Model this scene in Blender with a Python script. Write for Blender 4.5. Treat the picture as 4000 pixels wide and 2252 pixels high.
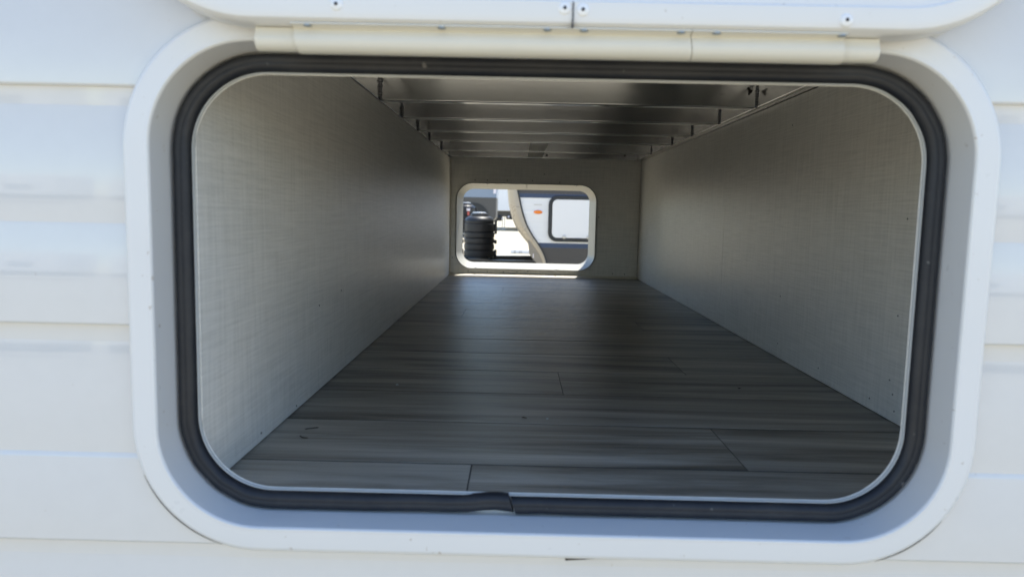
import bpy, bmesh, math, random
from mathutils import Vector, Matrix

random.seed(7)
for o in list(bpy.data.objects):
    bpy.data.objects.remove(o)
scene = bpy.context.scene
COL = scene.collection
R = math.radians

# ------------------------------------------------------------------ camera
YAW, PITCH, ROLL = -0.0072258, 0.1052042, 0.0214707
fw = Vector((math.sin(YAW) * math.cos(PITCH), math.cos(YAW) * math.cos(PITCH), -math.sin(PITCH)))
rt = Vector((math.cos(YAW), -math.sin(YAW), 0.0))
up = rt.cross(fw)
rt2 = rt * math.cos(ROLL) + up * math.sin(ROLL)
up2 = up * math.cos(ROLL) - rt * math.sin(ROLL)
cd = bpy.data.cameras.new('camera')
cam = bpy.data.objects.new('camera', cd)
COL.objects.link(cam)
mw = Matrix((rt2, up2, -fw)).transposed().to_4x4()
mw.translation = Vector((0.0, -0.6101, 0.2662))
cam.matrix_world = mw
cd.sensor_width = 36.0
cd.lens = 36.0 * 2800 / 4000
cd.clip_start = 0.01
cd.clip_end = 3000
cd.dof.use_dof = True
cd.dof.focus_distance = 1.45
cd.dof.aperture_fstop = 7.0
scene.camera = cam

# ------------------------------------------------------------------ light
TO_SUN = Vector((0.17, 0.29, 1.0)).normalized()
EL = math.asin(TO_SUN.z)
AZ = math.atan2(TO_SUN.x, TO_SUN.y)
world = bpy.data.worlds.new('World')
scene.world = world
world.use_nodes = True
wn = world.node_tree
wn.nodes.clear()
sky = wn.nodes.new('ShaderNodeTexSky')
sky.sky_type = 'NISHITA'
sky.sun_disc = False
sky.sun_elevation = EL
sky.sun_rotation = AZ
sky.air_density = 1.0
sky.dust_density = 0.3
sky.ozone_density = 2.0
bg = wn.nodes.new('ShaderNodeBackground')
bg.inputs['Strength'].default_value = 0.142
wo = wn.nodes.new('ShaderNodeOutputWorld')
wn.links.new(sky.outputs['Color'], bg.inputs['Color'])
wn.links.new(bg.outputs['Background'], wo.inputs['Surface'])
sd = bpy.data.lights.new('sun', 'SUN')
sd.energy = 3.6
sd.angle = R(0.5)
sd.color = (1.0, 0.96, 0.88)
sun = bpy.data.objects.new('sun', sd)
COL.objects.link(sun)
sun.rotation_euler = TO_SUN.to_track_quat('Z', 'Y').to_euler()
sun.location = (4, 2, 9)

vs = scene.view_settings
vs.view_transform = 'Standard'
vs.look = 'None'
vs.exposure = 1.24
vs.gamma = 1.0
vs.use_curve_mapping = False
cy = scene.cycles
cy.use_denoising = True
cy.max_bounces = 18
cy.diffuse_bounces = 14
cy.glossy_bounces = 6
cy.sample_clamp_indirect = 6.0
cy.caustics_reflective = False
cy.caustics_refractive = False


# ------------------------------------------------------------------ materials
class NT:
    """small helper round a node tree"""
    def __init__(s, name):
        s.m = bpy.data.materials.new(name)
        s.m.use_nodes = True
        s.t = s.m.node_tree
        s.b = s.t.nodes['Principled BSDF']

    def n(s, typ, **kw):
        nd = s.t.nodes.new(typ)
        for k, v in kw.items():
            if hasattr(nd, k) and k not in nd.inputs:
                setattr(nd, k, v)
            else:
                nd.inputs[k].default_value = v
        return nd

    def l(s, a, b):
        s.t.links.new(a, b)

    def pos(s, scale=(1, 1, 1), rnd=False):
        g = s.n('ShaderNodeNewGeometry')
        mp = s.n('ShaderNodeMapping')
        mp.inputs['Scale'].default_value = scale
        s.l(g.outputs['Position'], mp.inputs['Vector'])
        if rnd:
            oi = s.n('ShaderNodeObjectInfo')
            mul = s.n('ShaderNodeVectorMath', operation='SCALE')
            mul.inputs[0].default_value = (37.0, 91.0, 53.0)
            s.l(oi.outputs['Random'], mul.inputs['Scale'])
            s.l(mul.outputs[0], mp.inputs['Location'])
        return mp.outputs['Vector']

    def noise(s, vec, scale=1.0, detail=3.0, rough=0.55, dist=0.0):
        nz = s.n('ShaderNodeTexNoise')
        nz.inputs['Scale'].default_value = scale
        nz.inputs['Detail'].default_value = detail
        nz.inputs['Roughness'].default_value = rough
        nz.inputs['Distortion'].default_value = dist
        s.l(vec, nz.inputs['Vector'])
        return nz.outputs['Fac']

    def ramp(s, fac, stops):
        r = s.n('ShaderNodeValToRGB')
        e = r.color_ramp.elements
        while len(e) < len(stops):
            e.new(0.5)
        for i, (p, c) in enumerate(stops):
            e[i].position = p
            e[i].color = (*c, 1) if len(c) == 3 else c
        s.l(fac, r.inputs['Fac'])
        return r.outputs['Color']

    def rng(s, fac, a, b, lo=0.0, hi=1.0):
        r = s.n('ShaderNodeMapRange')
        r.inputs['From Min'].default_value = lo
        r.inputs['From Max'].default_value = hi
        r.inputs['To Min'].default_value = a
        r.inputs['To Max'].default_value = b
        s.l(fac, r.inputs['Value'])
        return r.outputs['Result']

    def math(s, op, a, b):
        m = s.n('ShaderNodeMath', operation=op)
        for i, x in enumerate((a, b)):
            if isinstance(x, (int, float)):
                m.inputs[i].default_value = x
            else:
                s.l(x, m.inputs[i])
        return m.outputs[0]

    def mix(s, fac, a, b, blend='MIX'):
        m = s.n('ShaderNodeMix', data_type='RGBA', blend_type=blend)
        for i, x in ((0, fac), (6, a), (7, b)):
            if isinstance(x, (int, float)):
                m.inputs[i].default_value = x
            elif isinstance(x, tuple):
                m.inputs[i].default_value = (*x, 1)
            else:
                s.l(x, m.inputs[i])
        return m.outputs[2]

    def bump(s, h, strength=0.2, dist=0.001, prev=None):
        b = s.n('ShaderNodeBump')
        b.inputs['Strength'].default_value = strength
        b.inputs['Distance'].default_value = dist
        s.l(h, b.inputs['Height'])
        if prev is not None:
            s.l(prev, b.inputs['Normal'])
        return b.outputs['Normal']

    def set(s, color=None, rough=None, metal=None, normal=None, spec=None, coat=None, aniso=None):
        for key, x in (('Base Color', color), ('Roughness', rough), ('Metallic', metal),
                       ('Normal', normal), ('Specular IOR Level', spec), ('Coat Weight', coat),
                       ('Anisotropic', aniso)):
            if x is None:
                continue
            if isinstance(x, (int, float)):
                s.b.inputs[key].default_value = x
            elif isinstance(x, tuple):
                s.b.inputs[key].default_value = (*x, 1)
            else:
                s.l(x, s.b.inputs[key])
        return s.m


def plain(name, col, rough=0.5, metal=0.0, var=0.06, scale=40.0, bump=0.0, spec=0.5):
    t = NT(name)
    v = t.pos()
    f = t.noise(v, scale, 4.0)
    c = t.mix(f, tuple(x * (1 - var) for x in col), tuple(min(1, x * (1 + var)) for x in col))
    nm = t.bump(f, bump, 0.002) if bump else None
    rr = t.rng(f, max(0.02, rough - 0.06), rough + 0.06)
    return t.set(c, rr, metal, nm, spec)


M = {}


def build_materials():
    # white pre-painted siding, glossy with faint oil-canning
    t = NT('white_siding')
    wav = t.noise(t.pos((3.0, 1, 9.0)), 1.0, 2.0)
    fine = t.noise(t.pos(), 60.0, 3.0)
    spots = t.noise(t.pos(), 95.0, 2.0)
    dirt = t.ramp(spots, [(0.76, (0, 0, 0)), (0.80, (1, 1, 1))])
    c = t.mix(fine, (0.615, 0.61, 0.60), (0.645, 0.64, 0.63))
    c = t.mix(t.math('MULTIPLY', dirt, 0.22), c, (0.35, 0.27, 0.18))
    nm = t.bump(wav, 0.35, 0.004)
    M['siding'] = t.set(c, t.rng(fine, 0.07, 0.12), 0.0, nm, 0.5, 0.9)
    t.b.inputs['Coat Roughness'].default_value = 0.025

    # white painted aluminium (hatch frame, door)
    t = NT('white_paint')
    fine = t.noise(t.pos(), 55.0, 4.0)
    big = t.noise(t.pos(), 7.0, 3.0)
    spots = t.noise(t.pos(), 120.0, 2.0)
    dirt = t.ramp(spots, [(0.715, (0, 0, 0)), (0.76, (1, 1, 1))])
    c = t.mix(big, (0.69, 0.685, 0.675), (0.73, 0.725, 0.715))
    c = t.mix(t.math('MULTIPLY', dirt, 0.45), c, (0.30, 0.22, 0.14))
    M['white'] = t.set(c, t.rng(fine, 0.24, 0.36), 0.0, t.bump(fine, 0.06, 0.0006), 0.5)

    # inner web / lip of the frame: mill finish painted a bit greyer
    M['greywhite'] = plain('off_white_paint', (0.55, 0.56, 0.55), 0.35, 0.0, 0.05, 60, 0.04)
    M['cream'] = plain('cream_vinyl_hinge', (0.66, 0.63, 0.55), 0.38, 0.0, 0.03, 30, 0.03)
    M['sunlit_bead'] = plain('cream_sunlit_bead', (0.74, 0.70, 0.60), 0.45, 0.0, 0.04, 50)
    M['winframe'] = plain('pale_grey_frame_paint', (0.40, 0.395, 0.355), 0.4, 0.0, 0.04, 50, 0.03)

    # rubber seal, dusty black with paler worn streaks
    t = NT('black_rubber')
    dust = t.noise(t.pos(), 22.0, 5.0, 0.65)
    fine = t.noise(t.pos(), 260.0, 3.0)
    k = t.ramp(dust, [(0.42, (0, 0, 0)), (0.75, (1, 1, 1))])
    c = t.mix(t.math('MULTIPLY', k, 0.5), (0.010, 0.0115, 0.016), (0.040, 0.039, 0.039))
    chalk = t.ramp(t.noise(t.pos(), 70.0, 2.0), [(0.74, (0, 0, 0)), (0.79, (1, 1, 1))])
    c = t.mix(t.math('MULTIPLY', chalk, 0.5), c, (0.22, 0.21, 0.20))
    M['rubber'] = t.set(c, t.rng(fine, 0.42, 0.62), 0.0, t.bump(fine, 0.12, 0.0008), 0.45)

    # linen embossed vinyl wall board
    t = NT('linen_wall_board')
    a = t.noise(t.pos((12, 11, 400)), 1.0, 4.0, 0.65)
    b = t.noise(t.pos((190, 190, 13)), 1.0, 3.0, 0.6)
    blot = t.noise(t.pos((9, 9, 9)), 1.0, 3.0)
    peb = t.noise(t.pos((230, 150, 330)), 1.0, 3.0, 0.6)
    w = t.math('ADD', t.math('MULTIPLY', a, 0.6), t.math('MULTIPLY', b, 0.4))
    c = t.ramp(w, [(0.36, (0.70, 0.685, 0.635)), (0.5, (0.81, 0.79, 0.735)), (0.64, (0.90, 0.875, 0.82))])
    c = t.mix(t.math('MULTIPLY', blot, 0.12), c, (0.70, 0.69, 0.66))
    n1 = t.bump(w, 0.28, 0.0012)
    n2 = t.bump(peb, 0.34, 0.0009, n1)
    M['linen'] = t.set(c, 0.34, 0.0, n2, 0.5)

    # grey wood-print vinyl plank
    t = NT('grey_wood_plank')
    v = t.pos((1, 1, 1), True)
    mp = t.n('ShaderNodeMapping')
    mp.inputs['Scale'].default_value = (1.7, 23, 1)
    t.l(v, mp.inputs['Vector'])
    g1 = t.noise(mp.outputs['Vector'], 1.0, 5.0, 0.62, 0.7)
    mp2 = t.n('ShaderNodeMapping')
    mp2.inputs['Scale'].default_value = (5, 210, 1)
    t.l(v, mp2.inputs['Vector'])
    g2 = t.noise(mp2.outputs['Vector'], 1.0, 4.0, 0.6, 0.3)
    mp3 = t.n('ShaderNodeMapping')
    mp3.inputs['Scale'].default_value = (1.3, 9, 1)
    t.l(v, mp3.inputs['Vector'])
    g3 = t.noise(mp3.outputs['Vector'], 1.0, 2.0, 0.5, 1.4)
    mp4 = t.n('ShaderNodeMapping')
    mp4.inputs['Scale'].default_value = (3.0, 52, 1)
    mp4.inputs['Location'].default_value = (5, 3, 0)
    t.l(v, mp4.inputs['Vector'])
    g4 = t.noise(mp4.outputs['Vector'], 1.0, 3.0, 0.5, 0.4)
    f = t.math('ADD', t.math('MULTIPLY', g1, 0.62), t.math('ADD', t.math('MULTIPLY', g2, 0.12), t.math('MULTIPLY', g3, 0.3)))
    c = t.ramp(f, [(0.40, (0.070, 0.058, 0.043)), (0.48, (0.215, 0.188, 0.148)), (0.57, (0.36, 0.322, 0.262)), (0.68, (0.52, 0.475, 0.40))])
    streak = t.ramp(g4, [(0.64, (0, 0, 0)), (0.73, (1, 1, 1))])
    c = t.mix(t.math('MULTIPLY', streak, 0.6), c, (0.085, 0.075, 0.063))
    oi = t.n('ShaderNodeObjectInfo')
    tone = t.rng(oi.outputs['Random'], 0.86, 1.12)
    hs = t.n('ShaderNodeHueSaturation')
    t.l(tone, hs.inputs['Value'])
    t.l(c, hs.inputs['Color'])
    emb = t.noise(t.pos((170, 420, 1)), 1.0, 3.0, 0.6)
    emb2 = t.noise(t.pos((420, 420, 1)), 1.0, 2.0, 0.6)
    n1 = t.bump(emb, 0.55, 0.0010)
    n2 = t.bump(emb2, 0.40, 0.0008, n1)
    M['plank'] = t.set(hs.outputs['Color'], t.rng(emb, 0.32, 0.46), 0.0, n2, 0.6)

    # brushed aluminium tube: grain along X (joists) or along Y (rails)
    for key, ax in (('alu_x', 'X'), ('alu_y', 'Y')):
        t = NT('brushed_aluminium_' + ax.lower() + '_grain')
        big = t.noise(t.pos(), 9.0, 3.0)
        sc = (2, 700, 700) if ax == 'X' else (700, 2, 700)
        br = t.noise(t.pos(sc), 1.0, 3.0, 0.6)
        c = t.mix(big, (0.52, 0.515, 0.51), (0.63, 0.625, 0.615))
        c = t.mix(t.math('MULTIPLY', br, 0.35), c, (0.42, 0.415, 0.41))
        smut = t.ramp(t.noise(t.pos(), 55.0, 2.0), [(0.72, (0, 0, 0)), (0.80, (1, 1, 1))])
        c = t.mix(t.math('MULTIPLY', smut, 0.5), c, (0.16, 0.15, 0.14))
        M[key] = t.set(c, t.rng(br, 0.13, 0.20), 1.0, None, None, None, 0.75)
        tg = t.n('ShaderNodeTangent', direction_type='RADIAL', axis=ax)
        t.l(tg.outputs['Tangent'], t.b.inputs['Tangent'])
    # ceiling skin: smooth metal sheet
    t = NT('smooth_metal_skin')
    big = t.noise(t.pos((3, 1, 3)), 6.0, 3.0)
    M['skin'] = t.set(t.mix(big, (0.60, 0.61, 0.62), (0.68, 0.69, 0.70)), 0.07, 1.0)
    M['weld'] = plain('sooty_weld_bead', (0.20, 0.20, 0.21), 0.38, 1.0, 0.5, 300, 0.4)
    M['soot'] = plain('weld_soot', (0.05, 0.045, 0.04), 0.6, 0.4, 0.3, 200)
    M['dark'] = plain('dark_void_board', (0.035, 0.032, 0.03), 0.8)
    M['joint'] = plain('dark_joint_filler', (0.028, 0.028, 0.028), 0.7)
    M['mark'] = plain('dark_nail_mark', (0.05, 0.048, 0.045), 0.6)
    M['rivet'] = plain('white_rivet_head', (0.80, 0.80, 0.80), 0.25)
    M['pin'] = plain('dark_rivet_pin', (0.03, 0.03, 0.035), 0.5)
    M['screw'] = plain('zinc_screw_head', (0.34, 0.36, 0.37), 0.35, 0.8, 0.15, 200)
    M['tar_gap_shade'] = plain('black_sealant_gap_shade', (0.035, 0.028, 0.024), 0.5, 0, 0.3, 120, 0.3)
    M['dirtbit'] = plain('dry_twig', (0.035, 0.028, 0.02), 0.8, 0, 0.3, 300)
    M['chip'] = plain('pale_dust_chip', (0.5, 0.5, 0.48), 0.7)
    M['shell'] = plain('white_roof_skin', (0.72, 0.72, 0.70), 0.5)

    # ground: pale dusty gravel / concrete
    t = NT('pale_dusty_ground')
    g1 = t.noise(t.pos((0.25, 0.6, 1)), 1.0, 5.0, 0.6)
    g2 = t.noise(t.pos(), 26.0, 5.0, 0.7)
    c = t.ramp(g1, [(0.3, (0.42, 0.365, 0.26)), (0.5, (0.48, 0.425, 0.31)), (0.7, (0.54, 0.48, 0.36))])
    c = t.mix(t.math('MULTIPLY', g2, 0.4), c, (0.34, 0.29, 0.21))
    M['ground'] = t.set(c, 0.9, 0.0, t.bump(g2, 0.6, 0.02), 0.3)

    # outside things
    M['cap'] = plain('champagne_fibreglass', (0.40, 0.365, 0.31), 0.28, 0.35, 0.05, 6)
    M['capdark'] = plain('grey_beige_fibreglass', (0.27, 0.245, 0.21), 0.35, 0.2, 0.05, 6)
    t = NT('white_corrugated_side')
    li = t.noise(t.pos((0.2, 1, 38)), 1.0, 1.0)
    M['nside'] = t.set(t.mix(li, (0.70, 0.72, 0.74), (0.82, 0.83, 0.84)), 0.18, 0.0, t.bump(li, 0.5, 0.01), 0.5)
    M['ndoor'] = plain('white_hatch_panel', (0.78, 0.79, 0.80), 0.35, 0, 0.02, 5)
    M['navy'] = plain('navy_stripe_decal', (0.030, 0.055, 0.115), 0.3)
    M['charcoal'] = plain('charcoal_skirt_paint', (0.060, 0.058, 0.057), 0.4)
    M['black_trim'] = plain('black_gasket_trim', (0.018, 0.022, 0.026), 0.45)
    M['amber'] = plain('amber_lens', (0.85, 0.22, 0.015), 0.15)
    M['cover'] = plain('black_plastic_cover', (0.008, 0.009, 0.012), 0.45, 0, 0.15, 30, 0.05)
    M['steel'] = plain('galvanised_steel', (0.55, 0.56, 0.56), 0.35, 0.9, 0.1, 40)
    M['frame_black'] = plain('black_chassis_paint', (0.012, 0.013, 0.014), 0.4)
    M['bluegrey'] = plain('slate_blue_gel_coat', (0.20, 0.25, 0.33), 0.16, 0.1, 0.04, 1)
    M['taupe'] = plain('dark_taupe_paint', (0.075, 0.070, 0.064), 0.45)
    M['sticker'] = plain('white_sticker', (0.75, 0.70, 0.74), 0.5)
    M['red'] = plain('red_warning_label', (0.45, 0.10, 0.08), 0.5)
    M['tyre'] = plain('black_tyre_rubber', (0.02, 0.02, 0.021), 0.7)
    M['stone'] = plain('white_painted_concrete', (0.74, 0.75, 0.76), 0.6, 0, 0.06, 12, 0.1)
    M['brightwhite'] = plain('bright_white_panel', (0.82, 0.82, 0.82), 0.3, 0, 0.02, 2)


build_materials()


# ------------------------------------------------------------------ mesh helpers
def link(name, verts, faces, mat, parent=None, smooth=False, sharp=None):
    me = bpy.data.meshes.new(name)
    me.from_pydata([tuple(v) for v in verts], [], faces)
    bm = bmesh.new()
    bm.from_mesh(me)
    bmesh.ops.recalc_face_normals(bm, faces=bm.faces)
    bm.to_mesh(me)
    bm.free()
    me.materials.append(mat)
    if smooth:
        for p in me.polygons:
            p.use_smooth = True
        if sharp is not None:
            me.set_sharp_from_angle(angle=R(sharp))
    o = bpy.data.objects.new(name, me)
    COL.objects.link(o)
    if parent is not None:
        o.parent = parent
    return o


def crisp(o):
    m = o.modifiers.new('weighted_normals', 'WEIGHTED_NORMAL')
    m.weight = 80
    m.keep_sharp = True
    return o


def from_bm(name, bm, mat, parent=None, smooth=False, sharp=None):
    me = bpy.data.meshes.new(name)
    bmesh.ops.recalc_face_normals(bm, faces=bm.faces)
    bm.to_mesh(me)
    bm.free()
    me.materials.append(mat)
    if smooth:
        for p in me.polygons:
            p.use_smooth = True
        if sharp is not None:
            me.set_sharp_from_angle(angle=R(sharp))
    o = bpy.data.objects.new(name, me)
    COL.objects.link(o)
    if parent is not None:
        o.parent = parent
    return o


def bm_box(bm, x0, x1, y0, y1, z0, z1, bev=0.0, seg=2):
    r = bmesh.ops.create_cube(bm, size=1.0)
    vs_ = r['verts']
    for v in vs_:
        v.co = Vector(((x0 + x1) / 2 + v.co.x * (x1 - x0), (y0 + y1) / 2 + v.co.y * (y1 - y0), (z0 + z1) / 2 + v.co.z * (z1 - z0)))
    if bev > 0:
        es = list({e for v in vs_ for e in v.link_edges})
        bmesh.ops.bevel(bm, geom=es, offset=bev, segments=seg, affect='EDGES', profile=0.5)


def box(name, x0, x1, y0, y1, z0, z1, mat, parent=None, bev=0.0, seg=2):
    bm = bmesh.new()
    bm_box(bm, x0, x1, y0, y1, z0, z1, bev, seg)
    o = from_bm(name, bm, mat, parent, bev > 0, 60 if bev > 0 else None)
    return crisp(o) if bev > 0 else o


def rrect(x0, x1, z0, z1, r, n=10):
    pts = []
    for cx, cz, a0 in ((x1 - r, z1 - r, 0), (x0 + r, z1 - r, 90), (x0 + r, z0 + r, 180), (x1 - r, z0 + r, 270)):
        for i in range(n + 1):
            a = R(a0 + 90 * i / n)
            pts.append((cx + r * math.cos(a), cz + r * math.sin(a)))
    return pts


def ring_sweep(name, rect, r, prof, mat, parent, n=14, closed_prof=False, sharp=35):
    """sweep a (inward offset, y) profile round a rounded rectangle in XZ"""
    x0, x1, z0, z1 = rect
    vs_, fs = [], []
    k = 4 * (n + 1)
    for o, y in prof:
        for (x, z) in rrect(x0 + o, x1 - o, z0 + o, z1 - o, max(r - o, 0.0005), n):
            vs_.append((x, y, z))
    m = len(prof)
    for i in range(m if closed_prof else m - 1):
        j = (i + 1) % m
        for a in range(k):
            b = (a + 1) % k
            fs.append((i * k + a, i * k + b, j * k + b, j * k + a))
    return crisp(link(name, vs_, fs, mat, parent, True, sharp))


def holed_board(name, rect, hole, hr, y0, y1, mat, parent, n=14):
    """flat board y0..y1 with a rounded rectangular hole"""
    a = rrect(*rect, 0.0008, n)
    b = rrect(*hole, hr, n)
    k = len(a)
    vs_ = [(x, y0, z) for x, z in a] + [(x, y0, z) for x, z in b] + [(x, y1, z) for x, z in b] + [(x, y1, z) for x, z in a]
    fs = []
    for i in range(4):
        j = (i + 1) % 4
        for p in range(k):
            q = (p + 1) % k
            fs.append((i * k + p, i * k + q, j * k + q, j * k + p))
    return link(name, vs_, fs, mat, parent)


def extrude_x(name, prof, x0, x1, mat, parent, sharp=35, skew=0.0):
    """closed (y, z) profile drawn along X; skew slants the end faces"""
    k = len(prof)
    zc = sum(p[1] for p in prof) / k
    vs_ = [(x0 + (z - zc) * skew, y, z) for y, z in prof] + [(x1 + (z - zc) * skew, y, z) for y, z in prof]
    fs = [(i, (i + 1) % k, k + (i + 1) % k, k + i) for i in range(k)]
    fs += [tuple(range(k)), tuple(range(2 * k - 1, k - 1, -1))]
    return link(name, vs_, fs, mat, parent, True, sharp)


def lathe(name, prof, c, mat, parent, seg=28, axis='Z', sharp=35, sx=1.0, sy=1.0):
    vs_, fs = [], []
    for r, h in prof:
        for i in range(seg):
            a = 2 * math.pi * i / seg
            p, q = r * math.cos(a) * sx, r * math.sin(a) * sy
            if axis == 'Z':
                vs_.append((c[0] + p, c[1] + q, c[2] + h))
            elif axis == 'Y':
                vs_.append((c[0] + p, c[1] + h, c[2] + q))
            else:
                vs_.append((c[0] + h, c[1] + p, c[2] + q))
    m = len(prof)
    for j in range(m - 1):
        for i in range(seg):
            k = (i + 1) % seg
            fs.append((j * seg + i, j * seg + k, (j + 1) * seg + k, (j + 1) * seg + i))
    fs.append(tuple(range(seg)))
    fs.append(tuple(range((m - 1) * seg, m * seg)))
    return link(name, vs_, fs, mat, parent, True, sharp)


def dome(name, c, r, h, mat, parent, sx=1.0, sz=1.0, seg=16):
    """low dome facing -Y at c"""
    prof = [(r, 0.0), (r * 0.97, -h * 0.3), (r * 0.85, -h * 0.62), (r * 0.6, -h * 0.88), (r * 0.25, -h), (0.0001, -h)]
    return lathe(name, prof, c, mat, parent, seg, 'Y', 60, sx, sz)


def thing(name, label, cat, loc=(0, 0, 0), group=None):
    o = bpy.data.objects.new(name, None)
    COL.objects.link(o)
    o.empty_display_size = 0.1
    o['label'] = label
    o['category'] = cat
    if group:
        o['group'] = group
    o['_loc'] = loc
    return o


def seat(root):
    """move the Empty to its base while its parts stay put"""
    loc = Vector(root['_loc'])
    del root['_loc']
    for ch in root.children:
        ch.location = ch.location - loc
    root.location = loc


def tag(o, label, cat, group=None):
    o['label'] = label
    o['category'] = cat
    if group:
        o['group'] = group
    return o


# ================================================================== SETTING
GZ = -0.80
ground = link('ground', [(-900, -900, GZ), (900, -900, GZ), (900, 900, GZ), (-900, 900, GZ)], [(0, 1, 2, 3)], M['ground'])
ground['kind'] = 'structure'

# ================================================================== THE TRAILER
TR = thing('travel_trailer', 'white camper trailer with its pass-through storage hatch open, seen close up', 'camper trailer', (0.1, 1.2, GZ))

FR = (-0.331, 0.397, -0.035, 0.4245)   # hatch flange outline
FRR = 0.11
X0, X1 = -2.6, 2.9                    # trailer length built
ZB, ZT = -0.43, 2.3

# ---- siding panels, each a lap with a mid crease, cut round the hatch
def hole_limits(z, o=0.012):
    x0, x1, z0, z1 = FR[0] + o, FR[1] - o, FR[2] + o, FR[3] - o
    r = FRR - o
    if z <= z0 or z >= z1:
        return None
    d = 0.0
    if z < z0 + r:
        d = r - math.sqrt(max(0, r * r - (z0 + r - z) ** 2))
    elif z > z1 - r:
        d = r - math.sqrt(max(0, r * r - (z - (z1 - r)) ** 2))
    return x0 + d, x1 - d


def slope_curve(z_a, z_b, y_a, s_a, s_b, n=9):
    """convex strip from z_a down to z_b; slope in degrees, + faces up"""
    pts = [(y_a, z_a)]
    y = y_a
    for i in range(n):
        t = (i + 0.5) / n
        t = t ** 1.25
        dz = (z_a - z_b) / n
        y -= math.tan(R(s_a + (s_b - s_a) * t)) * dz
        pts.append((y, z_a - (z_a - z_b) * (i + 1) / n))
    return pts


steps = [0.3635, 0.1625, -0.0315]
while steps[-1] > ZB:
    steps.append(steps[-1] - 0.197)
while steps[0] < ZT:
    steps.insert(0, steps[0] + 0.197)
for zs, ze in zip(steps[:-1], steps[1:]):
    zc = zs - 0.1148
    segs = [[(0.0020, zs + 0.004), (0.0022, zs), (0.0030, zs - 0.0150)]]
    c1 = slope_curve(zs - 0.0150, zc + 0.0012, 0.0030, 6.0, -3.0)
    segs.append(c1)
    yb = c1[-1][0]
    ld = 0.0013 if abs(zs - 0.1625) < 0.001 else 0.0005
    segs.append([(yb, zc + 0.0012), (yb - ld * 0.55, zc - 0.0006), (yb - ld, zc - 0.0030)])
    c2 = slope_curve(zc - 0.0030, ze + 0.002, yb - ld, 6.0, -2.5)
    segs.append(c2)
    ye = c2[-1][0]
    segs.append([(ye, ze + 0.002), (ye + 0.0006, ze + 0.0006), (ye + 0.0016, ze + 0.0002), (0.0022, ze + 0.0002)])
    vs_, fs = [], []

    def quad(a, b):
        i = len(vs_)
        vs_.extend([a[0], a[1], b[1], b[0]])
        fs.append((i, i + 1, i + 2, i + 3))
    for sg in segs:
        # refine so that the cut follows the rounded corners
        rows = [sg[0]]
        for p, q in zip(sg[:-1], sg[1:]):
            m_ = max(1, int(abs(p[1] - q[1]) / 0.006))
            for i in range(1, m_ + 1):
                rows.append((p[0] + (q[0] - p[0]) * i / m_, p[1] + (q[1] - p[1]) * i / m_))
        base = len(vs_)
        idx = []
        for (y, z) in rows:
            hl = hole_limits(z)
            if hl is None:
                hl = (0.033, 0.033)
            i = len(vs_)
            vs_.extend([(X0, y, z), (hl[0], y, z), (hl[1], y, z), (X1, y, z)])
            idx.append((i, hole_limits(z) is not None))
        for (a, ia), (b, ib) in zip(idx[:-1], idx[1:]):
            fs.append((a, a + 1, b + 1, b))
            fs.append((a + 2, a + 3, b + 3, b + 2))
    o = link('siding_panel', vs_, fs, M['siding'], TR, True)

# ---- wall core and shell of the trailer (keeps the light out)
holed_board('wall_core', (X0, X1, ZB, ZT), (FR[0] + 0.0225, FR[1] - 0.0225, FR[2] + 0.0225, FR[3] - 0.0225), FRR - 0.0225, 0.0065, 0.0320, M['dark'], TR)
FWIN = (-0.262, 0.3235, 0.0285, 0.387)     # far hatch ring outline
holed_board('outer_wall', (X0, X1, ZB, ZT), (-0.2605, 0.3220, 0.0300, 0.3855), 0.068, 2.412, 2.470, M['shell'], TR)
box('roof', X0, X1, 0.002, 2.45, ZT + 0.004, ZT + 0.05, M['shell'], TR)
box('end_wall', X0 - 0.04, X0 - 0.003, 0.004, 2.45, ZB, ZT, M['shell'], TR)
box('end_wall', X1 + 0.003, X1 + 0.04, 0.004, 2.45, ZB, ZT, M['shell'], TR)
box('underbelly', X0, X1, 0.03, 2.41, ZB - 0.06, ZB - 0.004, M['dark'], TR)
for wx in (-1.9, -1.0):
    for wy in (0.22, 2.24):
        lathe('wheel', [(0.12, -0.09), (0.30, -0.085), (0.335, -0.05), (0.335, 0.05), (0.30, 0.085), (0.12, 0.09)], (wx - 0.2, wy, GZ + 0.335), M['tyre'], TR, 28, 'Y')

# ---- near hatch frame
prof = [(0.0, 0.003), (0.0, -0.0050), (0.0008, -0.0082), (0.0028, -0.0106), (0.0060, -0.0120), (0.0200, -0.0122),
        (0.0212, -0.0128), (0.0226, -0.0128), (0.0238, -0.0118), (0.0243, -0.0100), (0.0245, 0.0270), (0.0246, 0.0295),
        (0.0258, 0.0304), (0.0420, 0.0306), (0.0420, 0.0318), (0.0240, 0.0318), (0.0235, 0.004)]
hatch = ring_sweep('hatch_frame', FR, FRR, prof, M['white'], TR, 18, True)
lipp = [(0.0412, 0.0305), (0.0413, 0.0288), (0.0416, 0.0283), (0.0421, 0.0283), (0.0424, 0.0288), (0.0424, 0.0322), (0.0412, 0.0322)]
ring_sweep('lip', FR, FRR, lipp, M['greywhite'], hatch, 18, True)


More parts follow.
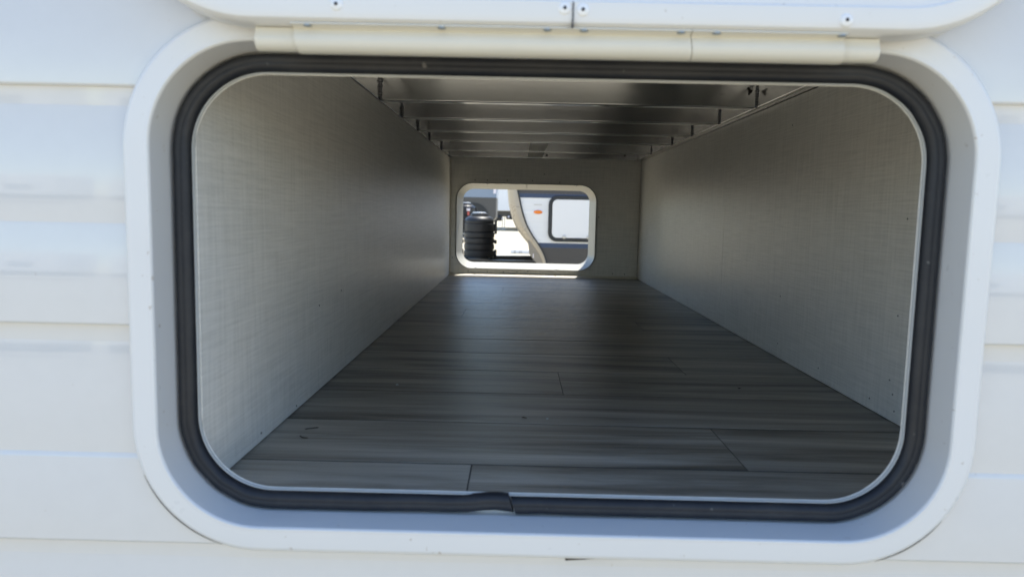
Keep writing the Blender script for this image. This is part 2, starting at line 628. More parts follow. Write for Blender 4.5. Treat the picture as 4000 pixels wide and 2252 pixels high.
def seal_path(o, n=18):
    x0, x1, z0, z1 = FR[0] + o, FR[1] - o, FR[2] + o, FR[3] - o
    r = FRR - o
    pts = rrect(x0, x1, z0, z1, r, n)
    # start after the bottom-left corner, at the joint on the bottom run
    seq = pts[3 * (n + 1):] + pts[:3 * (n + 1)]
    start = [(0.0012 + (o - 0.033) * -0.35 + (x1 - r - 0.0012) * t, z0) for t in (0.0, 0.02, 0.08, 0.2, 0.5)]
    end = []
    for t in (0.40, 0.62, 0.74, 0.82, 0.88, 0.92, 0.95, 0.975, 0.99, 1.0):
        x = (x0 + r) + (-0.0010 + (o - 0.033) * -0.35 - (x0 + r)) * t
        d = -x
        bumpz = 0.0034 * math.exp(-((d - 0.020) / 0.016) ** 2) + 0.0010 * math.exp(-(d / 0.01) ** 2)
        end.append((x, z0 + bumpz))
    return start + seq + end


sprof = [(0.0264, 0.0304), (0.0260, 0.0262), (0.0267, 0.0228), (0.0283, 0.0208), (0.0302, 0.0201), (0.0322, 0.0203),
         (0.0336, 0.0209), (0.0344, 0.0209), (0.0360, 0.0207), (0.0384, 0.0216), (0.0402, 0.0237), (0.0412, 0.0262), (0.0413, 0.0304)]
vs_, fs = [], []
np_ = len(seal_path(0.03))
for o_, y in sprof:
    for i, (x, z) in enumerate(seal_path(o_)):
        w = 0.00030 * math.sin(x * 61 + z * 43) + 0.00022 * math.sin(x * 173 - z * 131 + o_ * 90)
        vs_.append((x + w, y + 0.5 * w, z + 0.8 * w))
for i in range(len(sprof) - 1):
    for a in range(np_ - 1):
        fs.append((i * np_ + a, i * np_ + a + 1, (i + 1) * np_ + a + 1, (i + 1) * np_ + a))
fs.append(tuple(i * np_ for i in range(len(sprof))))
fs.append(tuple(i * np_ + np_ - 1 for i in range(len(sprof) - 1, -1, -1)))
link('rubber_seal', vs_, fs, M['rubber'], hatch, True, 50)

# sealant squeezed out under the flange
link('sealant_gap_shade', [(0.048, -0.004, -0.0350), (0.048, -0.004, -0.0385), (0.095, -0.003, -0.0352), (0.048, 0.001, -0.0350), (0.048, 0.001, -0.0388), (0.095, 0.001, -0.0352)],
     [(0, 1, 2), (3, 5, 4), (0, 3, 4, 1), (1, 4, 5, 2), (0, 2, 5, 3)], M['tar_gap_shade'], hatch)

for a0, a1, cx_ in ((203, 252, FR[0] + FRR), (287, 322, FR[1] - FRR)):  # dark tubes drawn for the gap shadow at the lower flange corners
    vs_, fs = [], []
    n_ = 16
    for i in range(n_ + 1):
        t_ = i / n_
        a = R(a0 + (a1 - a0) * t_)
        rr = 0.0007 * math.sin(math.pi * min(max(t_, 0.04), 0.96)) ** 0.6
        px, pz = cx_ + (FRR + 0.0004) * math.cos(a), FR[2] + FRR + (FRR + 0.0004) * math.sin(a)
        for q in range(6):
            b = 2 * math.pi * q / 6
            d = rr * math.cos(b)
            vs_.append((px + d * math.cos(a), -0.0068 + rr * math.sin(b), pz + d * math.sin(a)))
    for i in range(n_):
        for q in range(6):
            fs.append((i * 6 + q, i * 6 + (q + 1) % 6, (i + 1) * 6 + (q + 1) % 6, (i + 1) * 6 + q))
    link('sealant_gap_shade', vs_, fs, M['tar_gap_shade'], hatch, True)

# ---- raised hatch door above the opening
DR = (-0.322, 0.405, 0.4066, 0.868)
door = ring_sweep('hatch_door', DR, 0.115,
                  [(0.0045, -0.014), (0.0012, -0.018), (0.0, -0.024), (0.0, -0.040), (0.0008, -0.0455), (0.0035, -0.0492), (0.0075, -0.0505),
                   (0.0180, -0.0508), (0.0192, -0.0500), (0.0196, -0.0488), (0.0230, -0.0484), (0.0230, -0.014)], M['white'], TR, 18, True)
pts = rrect(DR[0] + 0.023, DR[1] - 0.023, DR[2] + 0.023, DR[3] - 0.023, 0.092, 14)
k = len(pts)
link('door_panel', [(x, -0.0480, z) for x, z in pts] + [(x, -0.020, z) for x, z in pts],
     [tuple(range(k)), tuple(range(2 * k - 1, k - 1, -1))] + [(i, (i + 1) % k, k + (i + 1) % k, k + i) for i in range(k)], M['white'], door)
box('frame_seam', 0.0370, 0.0380, -0.0515, -0.030, 0.4062, 0.4245, M['pin'], door)
for rx, rz in ((-0.1412, 0.4196), (0.0312, 0.4199), (0.0449, 0.4190), (0.2431, 0.4152)):
    rv = dome('rivet', (rx, -0.0500, rz), 0.0052, 0.0024, M['rivet'], door)
    lathe('rivet_pin', [(0.0014, 0.001), (0.0014, -0.0012), (0.0008, -0.0016)], (rx, -0.0516, rz), M['pin'], rv, 10, 'Y')

# ---- hinge along the top of the frame
hp = [(-0.047, 0.4072), (-0.0475, 0.4060), (-0.0400, 0.4046), (-0.0385, 0.4036), (-0.0400, 0.4005), (-0.0408, 0.3965), (-0.0400, 0.3925),
      (-0.0375, 0.3895), (-0.0335, 0.3876), (-0.0280, 0.3872), (-0.0240, 0.3890), (-0.0225, 0.3950), (-0.0225, 0.4072)]
hinge = extrude_x('hinge', hp, -0.1765, 0.1300, M['cream'], TR, 40, -0.12)
extrude_x('hinge_section', hp, 0.1306, 0.2478, M['cream'], hinge, 40, -0.12)
ep = [(-0.034, 0.4060), (-0.0345, 0.4020), (-0.0360, 0.3990), (-0.0362, 0.3950), (-0.0340, 0.3912), (-0.0300, 0.3894), (-0.0250, 0.3890),
      (-0.020, 0.3915), (-0.012, 0.3990), (-0.012, 0.4060)]
extrude_x('hinge_knuckle', ep, -0.2090, -0.1772, M['cream'], hinge, 40)
extrude_x('hinge_knuckle', ep, 0.2484, 0.2770, M['cream'], hinge, 40)
for sx_ in (-0.1650, -0.0622, 0.0186, 0.0467, 0.1208, 0.1479, 0.2432):
    lathe('screw', [(0.0034, 0.0012), (0.0034, -0.0004), (0.0022, -0.0010)], (sx_, -0.0440, 0.4054), M['screw'], hinge, 12, 'Z')

# ---- storage floor and its planks
XL, XR, YF = -0.2880, 0.5023, 2.400
subfloor = box('storage_floor', XL - 0.03, XR + 0.03, 0.0325, 2.411, -0.030, -0.0010, M['joint'], TR)
rows = [0.0340] + [0.1275 + 0.1515 * i for i in range(15)] + [2.4050]
joints = {0: [-0.044], 1: [0.249], 2: [], 3: [0.072], 4: [0.289], 5: [], 6: [], 7: [0.298], 8: [-0.14], 9: [], 10: [0.41], 11: [], 12: [-0.05], 13: [], 14: [0.24], 15: []}
for i, (ya, yb) in enumerate(zip(rows[:-1], rows[1:])):
    xs = [XL - 0.012] + joints.get(i, []) + [XR + 0.012]
    for xa, xb in zip(xs[:-1], xs[1:]):
        bm = bmesh.new()
        bm_box(bm, xa + 0.0006, xb - 0.0006, ya + (0.0017 if i < 7 else 0.0006), yb - (0.0017 if i < 6 else 0.0006), -0.0008, random.uniform(-0.00010, 0.00010), 0.0003, 1)
        crisp(from_bm('plank', bm, M['plank'], subfloor, True, 60))

# ---- wall boards
left = box('wall_board', XL - 0.012, XL, 0.0338, YF + 0.008, 0.0004, 0.4870, M['linen'], TR, 0.0015, 1)
rnear = box('wall_board', XR, XR + 0.012, 0.0338, 1.1545, 0.0004, 0.4893, M['linen'], TR, 0.0012, 1)
rfar = box('wall_board', XR + 0.0008, XR + 0.012, 1.1572, YF + 0.008, 0.0004, 0.4893, M['linen'], TR, 0.0012, 1)
holed_board('wall_board', (XL + 0.0006, XR - 0.0006, 0.0006, 0.5410), (FR[0] + 0.0428, FR[1] - 0.0428, FR[2] + 0.0428, FR[3] - 0.0428), FRR - 0.0428, 0.0324, 0.0336, M['linen'], TR)
far = holed_board('wall_board', (XL + 0.0008, XR - 0.0008, 0.0012, 0.560), (FWIN[0] - 0.004, FWIN[1] + 0.006, FWIN[2] - 0.001, FWIN[3] + 0.002), 0.074, YF, YF + 0.006, M['linen'], TR)
link('floor_sunlit_bead', [(x, y, z) for x in (XL + 0.001, XR - 0.001) for y, z in ((2.3770, 0.0004), (2.3780, 0.0022), (2.3940, 0.0088), (2.3996, 0.0094), (2.3996, 0.0004))],
     [(0, 1, 6, 5), (1, 2, 7, 6), (2, 3, 8, 7), (3, 4, 9, 8), (4, 0, 5, 9), (0, 4, 3, 2, 1), (5, 6, 7, 8, 9)], M['sunlit_bead'], TR)  # added bead, sloped to catch a sunlit line at the wall foot
box('corner_sunlit_line', XL + 0.0002, XL + 0.0042, YF - 0.0050, YF - 0.0004, 0.0100, 0.4860, M['sunlit_bead'], TR, 0.001, 1)  # added pale bead stands for the sunlit line in this corner


def nail(wall, x, y, z, axis, r=0.0012):
    o = lathe('nail_mark', [(r, 0.0006), (r, -0.0004), (r * 0.6, -0.0006)], (x, y, z), M['mark'], wall, 8, axis, 40)
    return o


for (y, z) in ((0.325, 0.269), (0.330, 0.142), (0.338, 0.054), (0.328, 0.037), (0.388, 0.016), (0.321, 0.016), (0.563, 0.021), (0.753, 0.119), (0.752, 0.028), (0.744, 0.4376)):
    nail(rnear, XR, y, z, 'X')
for (y, z) in ((0.424, 0.126), (0.554, 0.134), (0.312, 0.007), (0.182, 0.011), (0.077, 0.010)):
    nail(left, XL, y, z, 'X')
for (x, z) in ((-0.185, 0.398), (-0.134, 0.398), (-0.051, 0.399), (0.054, 0.400), (0.167, 0.395), (0.103, 0.427), (-0.208, 0.018), (-0.128, 0.017), (-0.059, 0.017), (-0.002, 0.018), (0.043, 0.022), (-0.275, 0.074), (0.334, 0.255), (0.40, 0.02), (0.45, 0.019)):
    nail(far, x, YF, z, 'Y', 0.0022)

# ---- ceiling: metal skin, side rails, joists, welds
JB, JT = 0.4897, 0.5385
box('ceiling_skin', XL - 0.06, XR + 0.06, 0.0325, 2.411, 0.5420, 0.5600, M['skin'], TR)
bm = bmesh.new()
bm_box(bm, 0.4820, 0.5320, 0.0360, 2.3995, JB, JT + 0.001, 0.0025, 3)
bm_box(bm, -0.3405, -0.2905, 0.0360, 2.3995, JB, JT + 0.001, 0.0025, 3)
rails = crisp(from_bm('ceiling_rails', bm, M['alu_y'], TR, True, 60))
JY = (0.895, 1.1685, 1.4438, 1.7078, 2.0687, 2.3735)
for y in JY:
    box('joist', -0.2900, 0.4815, y, y + 0.0254, JB, JT, M['alu_x'], rails, 0.0028, 3)
    box('joist_shim', -0.2900, 0.4815, y + 0.002, y + 0.0234, JT + 0.0003, 0.5416, M['dark'], rails)
box('center_bar', 0.0310, 0.0920, 1.7340, 2.0680, JB + 0.0022, JT - 0.002, M['alu_y'], rails, 0.0015, 2)
box('center_bar', 0.0310, 0.0920, 2.0948, 2.3730, JB + 0.0022, JT - 0.002, M['alu_y'], rails, 0.0015, 2)


box('edge_highlight', 0.4806, 0.4838, 0.30, 1.70, JB - 0.0022, JB - 0.0002, M['cream'], rails, 0.0006, 1)  # pale strip painting the highlight along the rail's lower edge


def weld(x, y, z0, z1, r=0.0042):
    bm = bmesh.new()
    n = 9
    for i in range(n):
        z = z0 + (z1 - z0) * i / (n - 1)
        rr = r * random.uniform(0.75, 1.15)
        bmesh.ops.create_icosphere(bm, subdivisions=2, radius=1.0, matrix=Matrix.Translation((x + random.uniform(-.0008, .0008), y + random.uniform(-.0008, .0008), z)) @ Matrix.Diagonal((rr, rr, rr * 0.9, 1)))
    return from_bm('weld_bead', bm, M['weld'], rails, True)


for y in JY[:5]:
    weld(0.4822, y - 0.0004, JB + 0.003, JT - 0.004)
    weld(-0.2894, y - 0.0004, JB + 0.003, JT - 0.004)
weld(0.0308, 1.735, JB + 0.005, JT - 0.01, 0.0026)
weld(0.0925, 2.0675, JB + 0.008, JT - 0.012, 0.0034)
for (x, y, z, r) in ((0.4680, 0.8944, 0.523, 0.0048), (0.4640, 0.8944, 0.528, 0.0030), (0.466, 0.8945, 0.518, 0.0028), (0.110, 2.3732, 0.503, 0.0055), (0.43, 2.3732, 0.508, 0.0055)):
    bm = bmesh.new()
    bmesh.ops.create_icosphere(bm, subdivisions=2, radius=1.0, matrix=Matrix.Translation((x, y, z)) @ Matrix.Diagonal((r, 0.0007, r * 0.9, 1)))
    from_bm('weld_spatter', bm, M['soot'], rails, True)

# ---- far hatch frame
wf = ring_sweep('hatch_frame', FWIN, 0.070,
                [(0.0, 2.411), (0.0, 2.3985), (0.0008, 2.3968), (0.0022, 2.3964), (0.0032, 2.3975), (0.0210, 2.4640),
                 (0.0222, 2.4665), (0.0232, 2.4680), (0.0232, 2.4740), (0.0215, 2.4740), (0.0190, 2.4700), (0.002, 2.4060)], M['winframe'], TR, 16, True, 40)
wf['label'] = 'pale grey frame round the small far opening'
box('frame_seam', 0.0295, 0.0312, 2.3930, 2.4012, 0.3665, 0.3872, M['cream'], wf)
for (x, z) in ((-0.132, 0.384), (0.236, 0.384), (-0.176, 0.0315), (0.163, 0.0315)):
    dome('screw', (x, 2.3955, z), 0.004, 0.0025, M['rivet'], wf)
seat(TR)

# ================================================================== THINGS INSIDE: crumbs on the floor
def crumb(name, pts, r, mat, label):
    bm = bmesh.new()
    for a, b in zip(pts[:-1], pts[1:]):
        a, b = Vector(a), Vector(b)
        d = b - a
        q = d.to_track_quat('Z', 'Y').to_matrix().to_4x4()
        bmesh.ops.create_cone(bm, cap_ends=True, segments=7, radius1=r, radius2=r * 0.8, depth=d.length * 1.15, matrix=Matrix.Translation((a + b) / 2) @ q)
    o = from_bm(name, bm, mat, None, True, 50)
    return tag(o, label, 'debris', 'bits of debris on the storage floor')


crumb('twig_bit', [(-0.252, 0.232, 0.0012), (-0.244, 0.236, 0.0014), (-0.239, 0.239, 0.0012)], 0.0007, M['dirtbit'], 'straight dark twig bit on the plank near the left wall, the farther one')
crumb('twig_bit', [(-0.250, 0.204, 0.0012), (-0.246, 0.199, 0.0013), (-0.240, 0.198, 0.0012)], 0.0007, M['dirtbit'], 'bent dark twig bit on the plank near the left wall, the nearer one')
crumb('seed_husk', [(0.011, 0.304, 0.0012), (0.0155, 0.301, 0.0012)], 0.0008, M['dirtbit'], 'tiny dark husk lying in the middle of the plank floor')
crumb('seed_husk', [(0.349, 0.491, 0.0013), (0.352, 0.490, 0.0013)], 0.0009, M['dirtbit'], 'tiny round dark husk on the floor toward the right wall')
crumb('dust_chip', [(-0.182, 0.465, 0.0009), (-0.179, 0.466, 0.0009)], 0.0009, M['chip'], 'tiny pale chip on the floor toward the left wall')
crumb('dust_chip', [(0.0420, 0.301, 0.0008), (0.0440, 0.302, 0.0008)], 0.0008, M['chip'], 'tiny pale chip beside the dark husk in the middle of the floor')

# ================================================================== NEIGHBOURING TRAILER
NB = thing('neighbouring_trailer', 'white trailer with champagne curved front edge parked beyond the small far opening', 'trailer', (2.0, 6.7, GZ))
NY0, NY1, NXR = 5.5, 7.9, 6.5


def interp(tab, z):
    tab = sorted(tab, key=lambda t: t[1])
    if z <= tab[0][1]:
        return tab[0][0]
    for (xa, za), (xb, zb) in zip(tab[:-1], tab[1:]):
        if z <= zb:
            return xa + (xb - xa) * (z - za) / (zb - za)
    return tab[-1][0]


capL = [(-0.103, 0.468), (-0.089, 0.333), (-0.062, 0.227), (-0.016, 0.127), (0.058, 0.036), (0.100, -0.010), (0.150, -0.070), (0.185, -0.130), (0.205, -0.20), (0.24, -0.30), (0.28, -0.42),
        (-0.105, 0.60), (-0.095, 0.9), (-0.03, 1.4), (0.12, 1.9), (0.35, 2.25), (0.75, 2.45)]
capR = [(-0.020, 0.470), (-0.001, 0.392), (0.023, 0.286), (0.062, 0.172), (0.114, 0.080), (0.167, 0.009), (0.212, -0.062), (0.240, -0.130), (0.252, -0.20), (0.28, -0.30), (0.32, -0.42),
        (-0.024, 0.60), (-0.015, 0.9), (0.05, 1.4), (0.20, 1.9), (0.42, 2.25), (0.80, 2.45)]
def smooth_tab(tab):
    out = []
    for i in range(-21, 124):
        z = i * 0.02
        ws = [(k_, math.exp(-(k_ / 2.2) ** 2)) for k_ in range(-5, 6)]
        tw = sum(w_ for _, w_ in ws)
        out.append((sum(interp(tab, z + 0.012 * k_) * w_ for k_, w_ in ws) / tw, z))
    return out


capL, capR = smooth_tab(capL), smooth_tab(capR)
zsamp = [-0.42 + 0.014 * i for i in range(79)] + [0.70 + 0.1 * i for i in range(18)]
vs_, fs = [], []
QN = 8
ncs = 2 * (QN + 2)
for z in zsamp:
    L, Rr = interp(capL, z), interp(capR, z)
    w = Rr - L
    sec = [(Rr, NY0 - 0.010)]
    for i in range(QN + 1):
        a = 0.5 * math.pi * i / QN
        sec.append((Rr - 0.22 * w - 0.78 * w * math.sin(a), NY0 - 0.010 + 0.10 * (1 - math.cos(a))))
    sec += [(x, NY0 + NY1 - y) for x, y in reversed(sec)]
    for (x, y) in sec:
        vs_.append((x, y, z))
for j in range(len(zsamp) - 1):
    for i in range(ncs - 1):
        fs.append((j * ncs + i, j * ncs + i + 1, (j + 1) * ncs + i + 1, (j + 1) * ncs + i))
cap = link('front_cap', vs_, fs, M['cap'], NB, True)
cor = [(0.080, 0.030), (0.092, -0.030), (0.096, -0.078), (0.120, -0.112), (0.164, -0.161), (0.20, -0.30), (0.30, -0.30), (0.30, -0.02), (0.16, 0.030)]
kc = len(cor)
link('corner_skirt', [(x, NY0 + 0.004, z) for x, z in cor] + [(x, NY0 + 0.20, z) for x, z in cor],
     [tuple(range(kc)), tuple(range(2 * kc - 1, kc - 1, -1))] + [(i, (i + 1) % kc, kc + (i + 1) % kc, kc + i) for i in range(kc)], M['capdark'], NB)
box('slot', 0.128, 0.136, NY0 - 0.001, NY0 + 0.0036, -0.112, -0.078, M['sticker'], cap)


def side_strip(name, za, zb, mat, y, parent=NB, x_in=None, width=None):
    n = max(2, int((zb - za) / 0.03))
    v, f = [], []
    for i in range(n + 1):
        z = za + (zb - za) * i / n
        xa = interp(capR, z) - 0.004
        xb = NXR if width is None else xa + width
        v.extend([(xa, y, z), (xb, y, z), (xa, y + 0.02, z), (xb, y + 0.02, z)])
    for i in range(n):
        a, b = 4 * i, 4 * i + 4
        f += [(a, a + 1, b + 1, b), (a + 2, b + 2, b + 3, a + 3), (a, b, b + 2, a + 2), (a + 1, a + 3, b + 3, b + 1)]
    f += [(0, 2, 3, 1), (4 * n, 4 * n + 1, 4 * n + 3, 4 * n + 2)]
    return link(name, v, f, mat, parent)


side_strip('side_panel', 0.017, 0.394, M['nside'], NY0)
side_strip('stripe', 0.395, 0.431, M['navy'], NY0 - 0.003)
side_strip('stripe', 0.4315, 0.62, M['charcoal'], NY0 - 0.002)
side_strip('side_panel', 0.6205, 2.45, M['nside'], NY0)
side_strip('stripe', -0.023, 0.016, M['navy'], NY0 - 0.003)
side_strip('skirt', -0.42, -0.0235, M['charcoal'], NY0 - 0.002)
side_strip('edge_gasket', -0.16, 2.3, M['black_trim'], NY0 - 0.012, NB, None, 0.014)
box('far_side', 0.85, NXR, NY1 - 0.02, NY1, -0.42, 2.45, M['nside'], NB)
box('roof', 0.78, NXR, NY0, NY1, 2.455, 2.50, M['shell'], NB)
box('end_wall', NXR, NXR + 0.03, NY0, NY1, -0.42, 2.45, M['nside'], NB)
box('underbelly', 0.30, NXR, NY0 + 0.02, NY1 - 0.02, -0.47, -0.425, M['frame_black'], NB)
for wx in (3.4, 4.3):
    for wy in (5.7, 7.7):
        lathe('wheel', [(0.12, -0.09), (0.28, -0.085), (0.315, -0.05), (0.315, 0.05), (0.28, 0.085), (0.12, 0.09)], (wx, wy, GZ + 0.315), M['tyre'], NB, 24, 'Y')
# baggage door with its black seal
bd = ring_sweep('baggage_door', (0.251, 0.95, 0.031, 0.417), 0.075, [(0, NY0 + 0.002), (0, NY0 - 0.016), (0.006, NY0 - 0.022), (0.028, NY0 - 0.022), (0.032, NY0 - 0.014), (0.032, NY0 + 0.002)], M['black_trim'], NB, 10, True)
pts = rrect(0.2835, 0.9175, 0.0635, 0.3845, 0.045, 8)
k = len(pts)
link('door_panel', [(x, NY0 - 0.026, z) for x, z in pts] + [(x, NY0, z) for x, z in pts],
     [tuple(range(k)), tuple(range(2 * k - 1, k - 1, -1))] + [(i, (i + 1) % k, k + (i + 1) % k, k + i) for i in range(k)], M['ndoor'], bd)
for lx in (0.388, 0.593):
    lathe('latch', [(0.017, 0), (0.017, -0.008), (0.010, -0.012)], (lx, NY0 - 0.026, 0.072), M['steel'], bd, 16, 'Y')
box('handle', 0.478, 0.530, NY0 - 0.036, NY0 - 0.020, 0.050, 0.064, M['black_trim'], bd, 0.004)
lamp = dome('marker_light', (0.1625, NY0 - 0.001, 0.276), 0.0385, 0.018, M['amber'], NB, 1.0, 0.42, 24)
lathe('lamp_bezel', [(0.043, 0.0), (0.043, -0.005), (0.040, -0.006)], (0.1625, NY0 - 0.0005, 0.276), M['sticker'], lamp, 24, 'Y', 40, 1.0, 0.46)
box('badge', 0.125, 0.195, NY0 - 0.003, NY0 - 0.0002, 0.334, 0.342, M['steel'], NB)
# tow bar
def beam(name, a, b, w, h, mat, parent):
    a, b = Vector(a), Vector(b)
    d = b - a
    n = Vector((-d.y, d.x, 0)).normalized() * (w / 2)
    v = []
    for p in (a, b):
        v += [p + n, p - n, p - n - Vector((0, 0, h)), p + n - Vector((0, 0, h))]
    return link(name, v, [(0, 1, 2, 3), (7, 6, 5, 4), (0, 4, 5, 1), (1, 5, 6, 2), (2, 6, 7, 3), (3, 7, 4, 0)], mat, parent)


beam('tow_beam', (0.9, 6.20, -0.182), (-1.3, 6.45, -0.200), 0.07, 0.13, M['frame_black'], NB)
beam('tow_beam', (0.9, 7.20, -0.182), (-1.3, 6.80, -0.200), 0.07, 0.13, M['frame_black'], NB)
box('cross_plate', -0.66, -0.16, 6.38, 6.88, -0.2560, -0.2405, M['frame_black'], NB)
lathe('tow_coupler', [(0.05, -0.06), (0.06, 0.0), (0.045, 0.05)], (-1.33, 6.62, -0.25), M['frame_black'], NB, 16)
beam('jack_post', (-1.1, 6.6, -0.2), (-1.1, 6.68, -0.2), 0.06, 0.58, M['frame_black'], NB)
seat(NB)

# ================================================================== GAS CYLINDERS
def cylinder(cx, cyy, zb, label, lab_sticker=False):
    t = thing('gas_cylinder', label, 'gas cylinder', (cx, cyy, zb), 'covered gas cylinders')
    c = (cx, cyy, zb)
    lathe('foot_ring', [(0.098, 0.0), (0.108, 0.0), (0.108, 0.012), (0.100, 0.020), (0.118, 0.040), (0.13, 0.048)], c, M['steel'], t, 32)
    rp = [(0.130, 0.040), (0.150, 0.044)]
    for (za, zb_) in ((0.06, 0.112), (0.130, 0.178), (0.196, 0.236), (0.252, 0.296), (0.312, 0.385)):
        rp += [(0.147, za - 0.006), (0.155, za), (0.156, (za + zb_) / 2), (0.155, zb_), (0.147, zb_ + 0.006)]
    rp += [(0.151, 0.412), (0.147, 0.428), (0.130, 0.450), (0.108, 0.461), (0.086, 0.466)]
    body = lathe('cover', rp, c, M['cover'], t, 40)
    lathe('collar', [(0.090, 0.462), (0.092, 0.476), (0.084, 0.490), (0.066, 0.496), (0.050, 0.496)], c, M['cover'], t, 28)
    lathe('top_cap', [(0.070, 0.494), (0.070, 0.500), (0.058, 0.505), (0.01, 0.506)], c, M['steel'], t, 24)
    for s in (-1, 1):
        x = cx + s * 0.160
        for (za, zb_) in ((0.048, 0.126), (0.186, 0.225), (0.285, 0.430)):
            box('flange', min(x, x + s * 0.020) - 0.006, max(x, x + s * 0.020), cyy - 0.016, cyy + 0.016, zb + za, zb + zb_, M['cover'], body, 0.005)
        dome('bolt', (cx + s * 0.170, cyy - 0.016, zb + 0.086), 0.007, 0.006, M['steel'], body)
    for zz in (0.154, 0.274):
        v_, f_ = [], []
        ns = 17
        for i in range(ns):
            u = -1 + 2 * i / (ns - 1)
            x = cx + 0.078 * u
            hz = 0.016 * (1 - max(0.0, (abs(u) - 0.8) / 0.2) ** 2 * 0.8)
            for d, sz in ((0.1500, -1), (0.1600, -0.8), (0.1600, 0.8), (0.1500, 1)):
                v_.append((x, cyy - math.sqrt(d * d - (x - cx) ** 2), zb + zz + sz * hz))
        for i in range(ns - 1):
            for q in range(3):
                f_.append((i * 4 + q, i * 4 + q + 1, i * 4 + q + 5, i * 4 + q + 4))
        link('grip_panel', v_, f_, M['cover'], body, True, 40)
    if lab_sticker:
        box('paper_label', cx + 0.02, cx + 0.075, cyy - 0.166, cyy - 0.150, zb + 0.37, zb + 0.41, M['sticker'], body)
        box('paper_label', cx + 0.03, cx + 0.065, cyy - 0.167, cyy - 0.152, zb + 0.30, zb + 0.36, M['red'], body)
    seat(t)
    return t


cylinder(-0.400, 6.75, -0.2400, 'near black ribbed gas cylinder cover standing before the sunlit ground')
cylinder(-0.850, 11.0, -0.0900, 'farther black gas cylinder cover with white label behind the near one', True)

# ================================================================== DARK TRAILER BEHIND
DT = thing('parked_trailer', 'slate blue trailer with dark taupe lower half behind the gas cylinders', 'trailer', (-4.0, 30.5, GZ))
y0 = 29.4
pf = [(-9.0, 2.7), (-2.9, 2.7), (-1.6, 2.2), (-1.0, 1.7), (-0.92, 1.27), (-0.945, 0.868)]
k = len(pf)
pl = pf + [(-9.0, 0.868)]
k = len(pl)
link('upper_body', [(x, y0, z) for x, z in pl] + [(x, y0 + 2.4, z) for x, z in pl],
     [tuple(range(k)), tuple(range(2 * k - 1, k - 1, -1))] + [(i, (i + 1) % k, k + (i + 1) % k, k + i) for i in range(k)], M['bluegrey'], DT)
lowp = [(-9.0, 0.866), (-0.945, 0.866), (-0.955, 0.06), (-1.10, -0.16), (-9.0, -0.16)]
k = len(lowp)
link('lower_body', [(x, y0 - 0.01, z) for x, z in lowp] + [(x, y0 + 2.4, z) for x, z in lowp],
     [tuple(range(k)), tuple(range(2 * k - 1, k - 1, -1))] + [(i, (i + 1) % k, k + (i + 1) % k, k + i) for i in range(k)], M['taupe'], DT)
link('white_swoosh', [(-3.2, y0 - 0.012, 1.02), (-2.33, y0 - 0.012, 1.08), (-1.9, y0 - 0.012, 1.25), (-1.2, y0 - 0.012, 1.62), (-3.2, y0 - 0.012, 1.62),
                      (-3.2, y0 - 0.002, 1.02), (-2.33, y0 - 0.002, 1.08), (-1.9, y0 - 0.002, 1.25), (-1.2, y0 - 0.002, 1.62), (-3.2, y0 - 0.002, 1.62)],
     [(0, 1, 2, 3, 4), (9, 8, 7, 6, 5), (0, 5, 6, 1), (1, 6, 7, 2), (2, 7, 8, 3), (3, 8, 9, 4), (4, 9, 5, 0)], M['brightwhite'], DT)
box('sticker', -1.075, -0.96, y0 - 0.012, y0 - 0.002, 1.04, 1.30, M['sticker'], DT)
lathe('wheel_arch', [(0.62, 0.0), (0.62, -0.03), (0.54, -0.03)], (-1.86, y0 - 0.012, 0.02), M['frame_black'], DT, 30, 'Y')
lathe('wheel', [(0.12, -0.1), (0.33, -0.09), (0.37, -0.05), (0.37, 0.05), (0.33, 0.09), (0.12, 0.1)], (-1.86, y0 + 0.15, GZ + 0.37), M['tyre'], DT, 24, 'Y')
lathe('wheel', [(0.12, -0.1), (0.33, -0.09), (0.37, -0.05), (0.37, 0.05), (0.33, 0.09), (0.12, 0.1)], (-2.75, y0 + 0.15, GZ + 0.37), M['tyre'], DT, 24, 'Y')
box('axle_beam', -8.5, -1.3, y0 + 0.4, y0 + 0.55, -0.30, -0.165, M['frame_black'], DT)
seat(DT)
# stand carrying the farther cylinder
ST = thing('cylinder_stand', 'dark steel stand under the farther gas cylinder', 'stand', (-0.85, 11.0, GZ))
box('top_plate', -1.05, -0.66, 10.80, 11.20, -0.115, -0.092, M['frame_black'], ST)
for lx in (-1.02, -0.70):
    for ly in (10.83, 11.15):
        box('leg', lx - 0.02, lx + 0.02, ly - 0.02, ly + 0.02, GZ, -0.116, M['frame_black'], ST)
seat(ST)

# ================================================================== WHITE BOX TRAILER FAR OFF
WT = thing('box_trailer', 'far white box trailer with dark running gear standing on pale ground', 'box trailer', (2.0, 47.0, GZ))
box('box_body', -1.51, 6.0, 42.0, 52.0, 0.36, 3.1, M['brightwhite'], WT, 0.03)
box('chassis_rail', -1.45, 6.0, 42.3, 42.5, 0.02, 0.355, M['taupe'], WT)
box('chassis_rail', -1.45, 6.0, 51.4, 51.6, 0.02, 0.355, M['taupe'], WT)
bm = bmesh.new()
bm_box(bm, -1.48, -1.0, 42.1, 42.9, -0.24, 0.10, 0.08)
from_bm('air_tank', bm, M['frame_black'], WT, True, 40)
box('axle_box', -0.75, 0.3, 42.2, 43.4, -0.14, 0.10, M['frame_black'], WT, 0.06)
for (x, z) in ((-1.38, 0.18), (-1.40, -0.02), (-0.60, 0.02), (-0.95, -0.10)):
    dome('reflector', (x, 42.08, z), 0.06, 0.02, M['sticker'], WT)
for wx in (0.6, 1.8, 4.5):
    for wy in (42.6, 51.2):
        lathe('wheel', [(0.15, -0.14), (0.45, -0.13), (0.50, -0.07), (0.50, 0.07), (0.45, 0.13), (0.15, 0.14)], (wx, wy, GZ + 0.5), M['tyre'], WT, 24, 'Y')
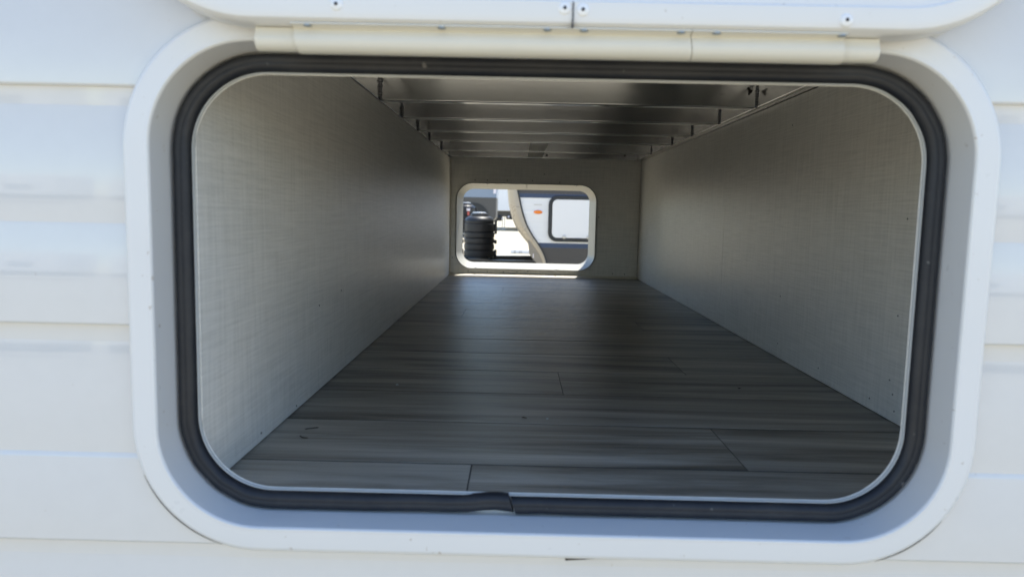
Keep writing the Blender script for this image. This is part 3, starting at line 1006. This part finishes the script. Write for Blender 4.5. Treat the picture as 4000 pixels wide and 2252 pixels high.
for dx in (0.0, 0.14):
    beam('landing_leg', (-0.98 + dx, 42.6, 0.0), (-0.98 + dx, 42.66, 0.0), 0.06, 0.80, M['steel'], WT)
seat(WT)

# ================================================================== WHITE MARKER BLOCK ON THE GROUND
KB = thing('parking_stop', 'low white parking stop with dark characters on the sunlit ground', 'parking stop', (0.3, 18.3, GZ))
blk = box('block', -0.20, 1.40, 18.25, 18.40, GZ, GZ + 0.095, M['stone'], KB, 0.012)


def text_mesh(body, x, y, z, size, mat, parent):
    cu = bpy.data.curves.new('characters', 'FONT')
    cu.body = body
    cu.size = size
    cu.extrude = 0.003
    cu.space_character = 1.5
    ob = bpy.data.objects.new('characters', cu)
    COL.objects.link(ob)
    ob.rotation_euler = (R(90), 0, 0)
    ob.location = (x, y, z)
    bpy.context.view_layer.update()
    dg = bpy.context.evaluated_depsgraph_get()
    me = bpy.data.meshes.new_from_object(ob.evaluated_get(dg))
    me.transform(ob.matrix_world)
    bpy.data.objects.remove(ob)
    me.materials.clear()
    me.materials.append(mat)
    o = bpy.data.objects.new('characters', me)
    COL.objects.link(o)
    o.parent = parent
    return o


text_mesh('Z II', -0.115, 18.246, GZ + 0.012, 0.098, M['charcoal'], blk)
seat(KB)


# ================================================================== TRAILERS ACROSS THE LOT (mirrored in the siding)
def lot_trailer(x0, x1, y0, h, label, lower):
    t = thing('parked_trailer', label, 'trailer', ((x0 + x1) / 2, y0 - 1.2, GZ), 'trailers parked across the lot')
    box('body', x0, x1, y0 - 2.4, y0, GZ + 0.95, GZ + h, M['brightwhite'], t, 0.08, 2)
    box('lower_body', x0 + 0.05, x1 - 0.05, y0 - 2.38, y0 + 0.004, GZ + 0.45, GZ + 0.94, lower, t, 0.03, 1)
    n = 4
    for i in range(n):
        xa = x0 + (x1 - x0) * (0.10 + 0.22 * i)
        w = box('window', xa, xa + 0.9, y0 + 0.002, y0 + 0.03, GZ + 1.5, GZ + 2.1, M['black_trim'], t, 0.01, 1)
        box('pane', xa + 0.05, xa + 0.85, y0 + 0.0305, y0 + 0.036, GZ + 1.55, GZ + 2.05, M['bluegrey'], w)
    for wx in (0.45, 0.58):
        lathe('wheel', [(0.12, -0.1), (0.30, -0.09), (0.34, -0.05), (0.34, 0.05), (0.30, 0.09), (0.12, 0.1)], (x0 + (x1 - x0) * wx, y0 - 0.12, GZ + 0.34), M['tyre'], t, 20, 'Y')
    seat(t)


lot_trailer(-24.0, -16.5, -25.0, 3.2, 'white trailer with charcoal lower body mirrored in the left siding', M['charcoal'])
lot_trailer(-15.2, -8.2, -26.0, 2.9, 'white trailer with taupe lower body mirrored beside the hatch frame on the left', M['taupe'])
lot_trailer(10.5, 18.5, -25.5, 3.1, 'white trailer with charcoal lower body mirrored in the right siding', M['charcoal'])
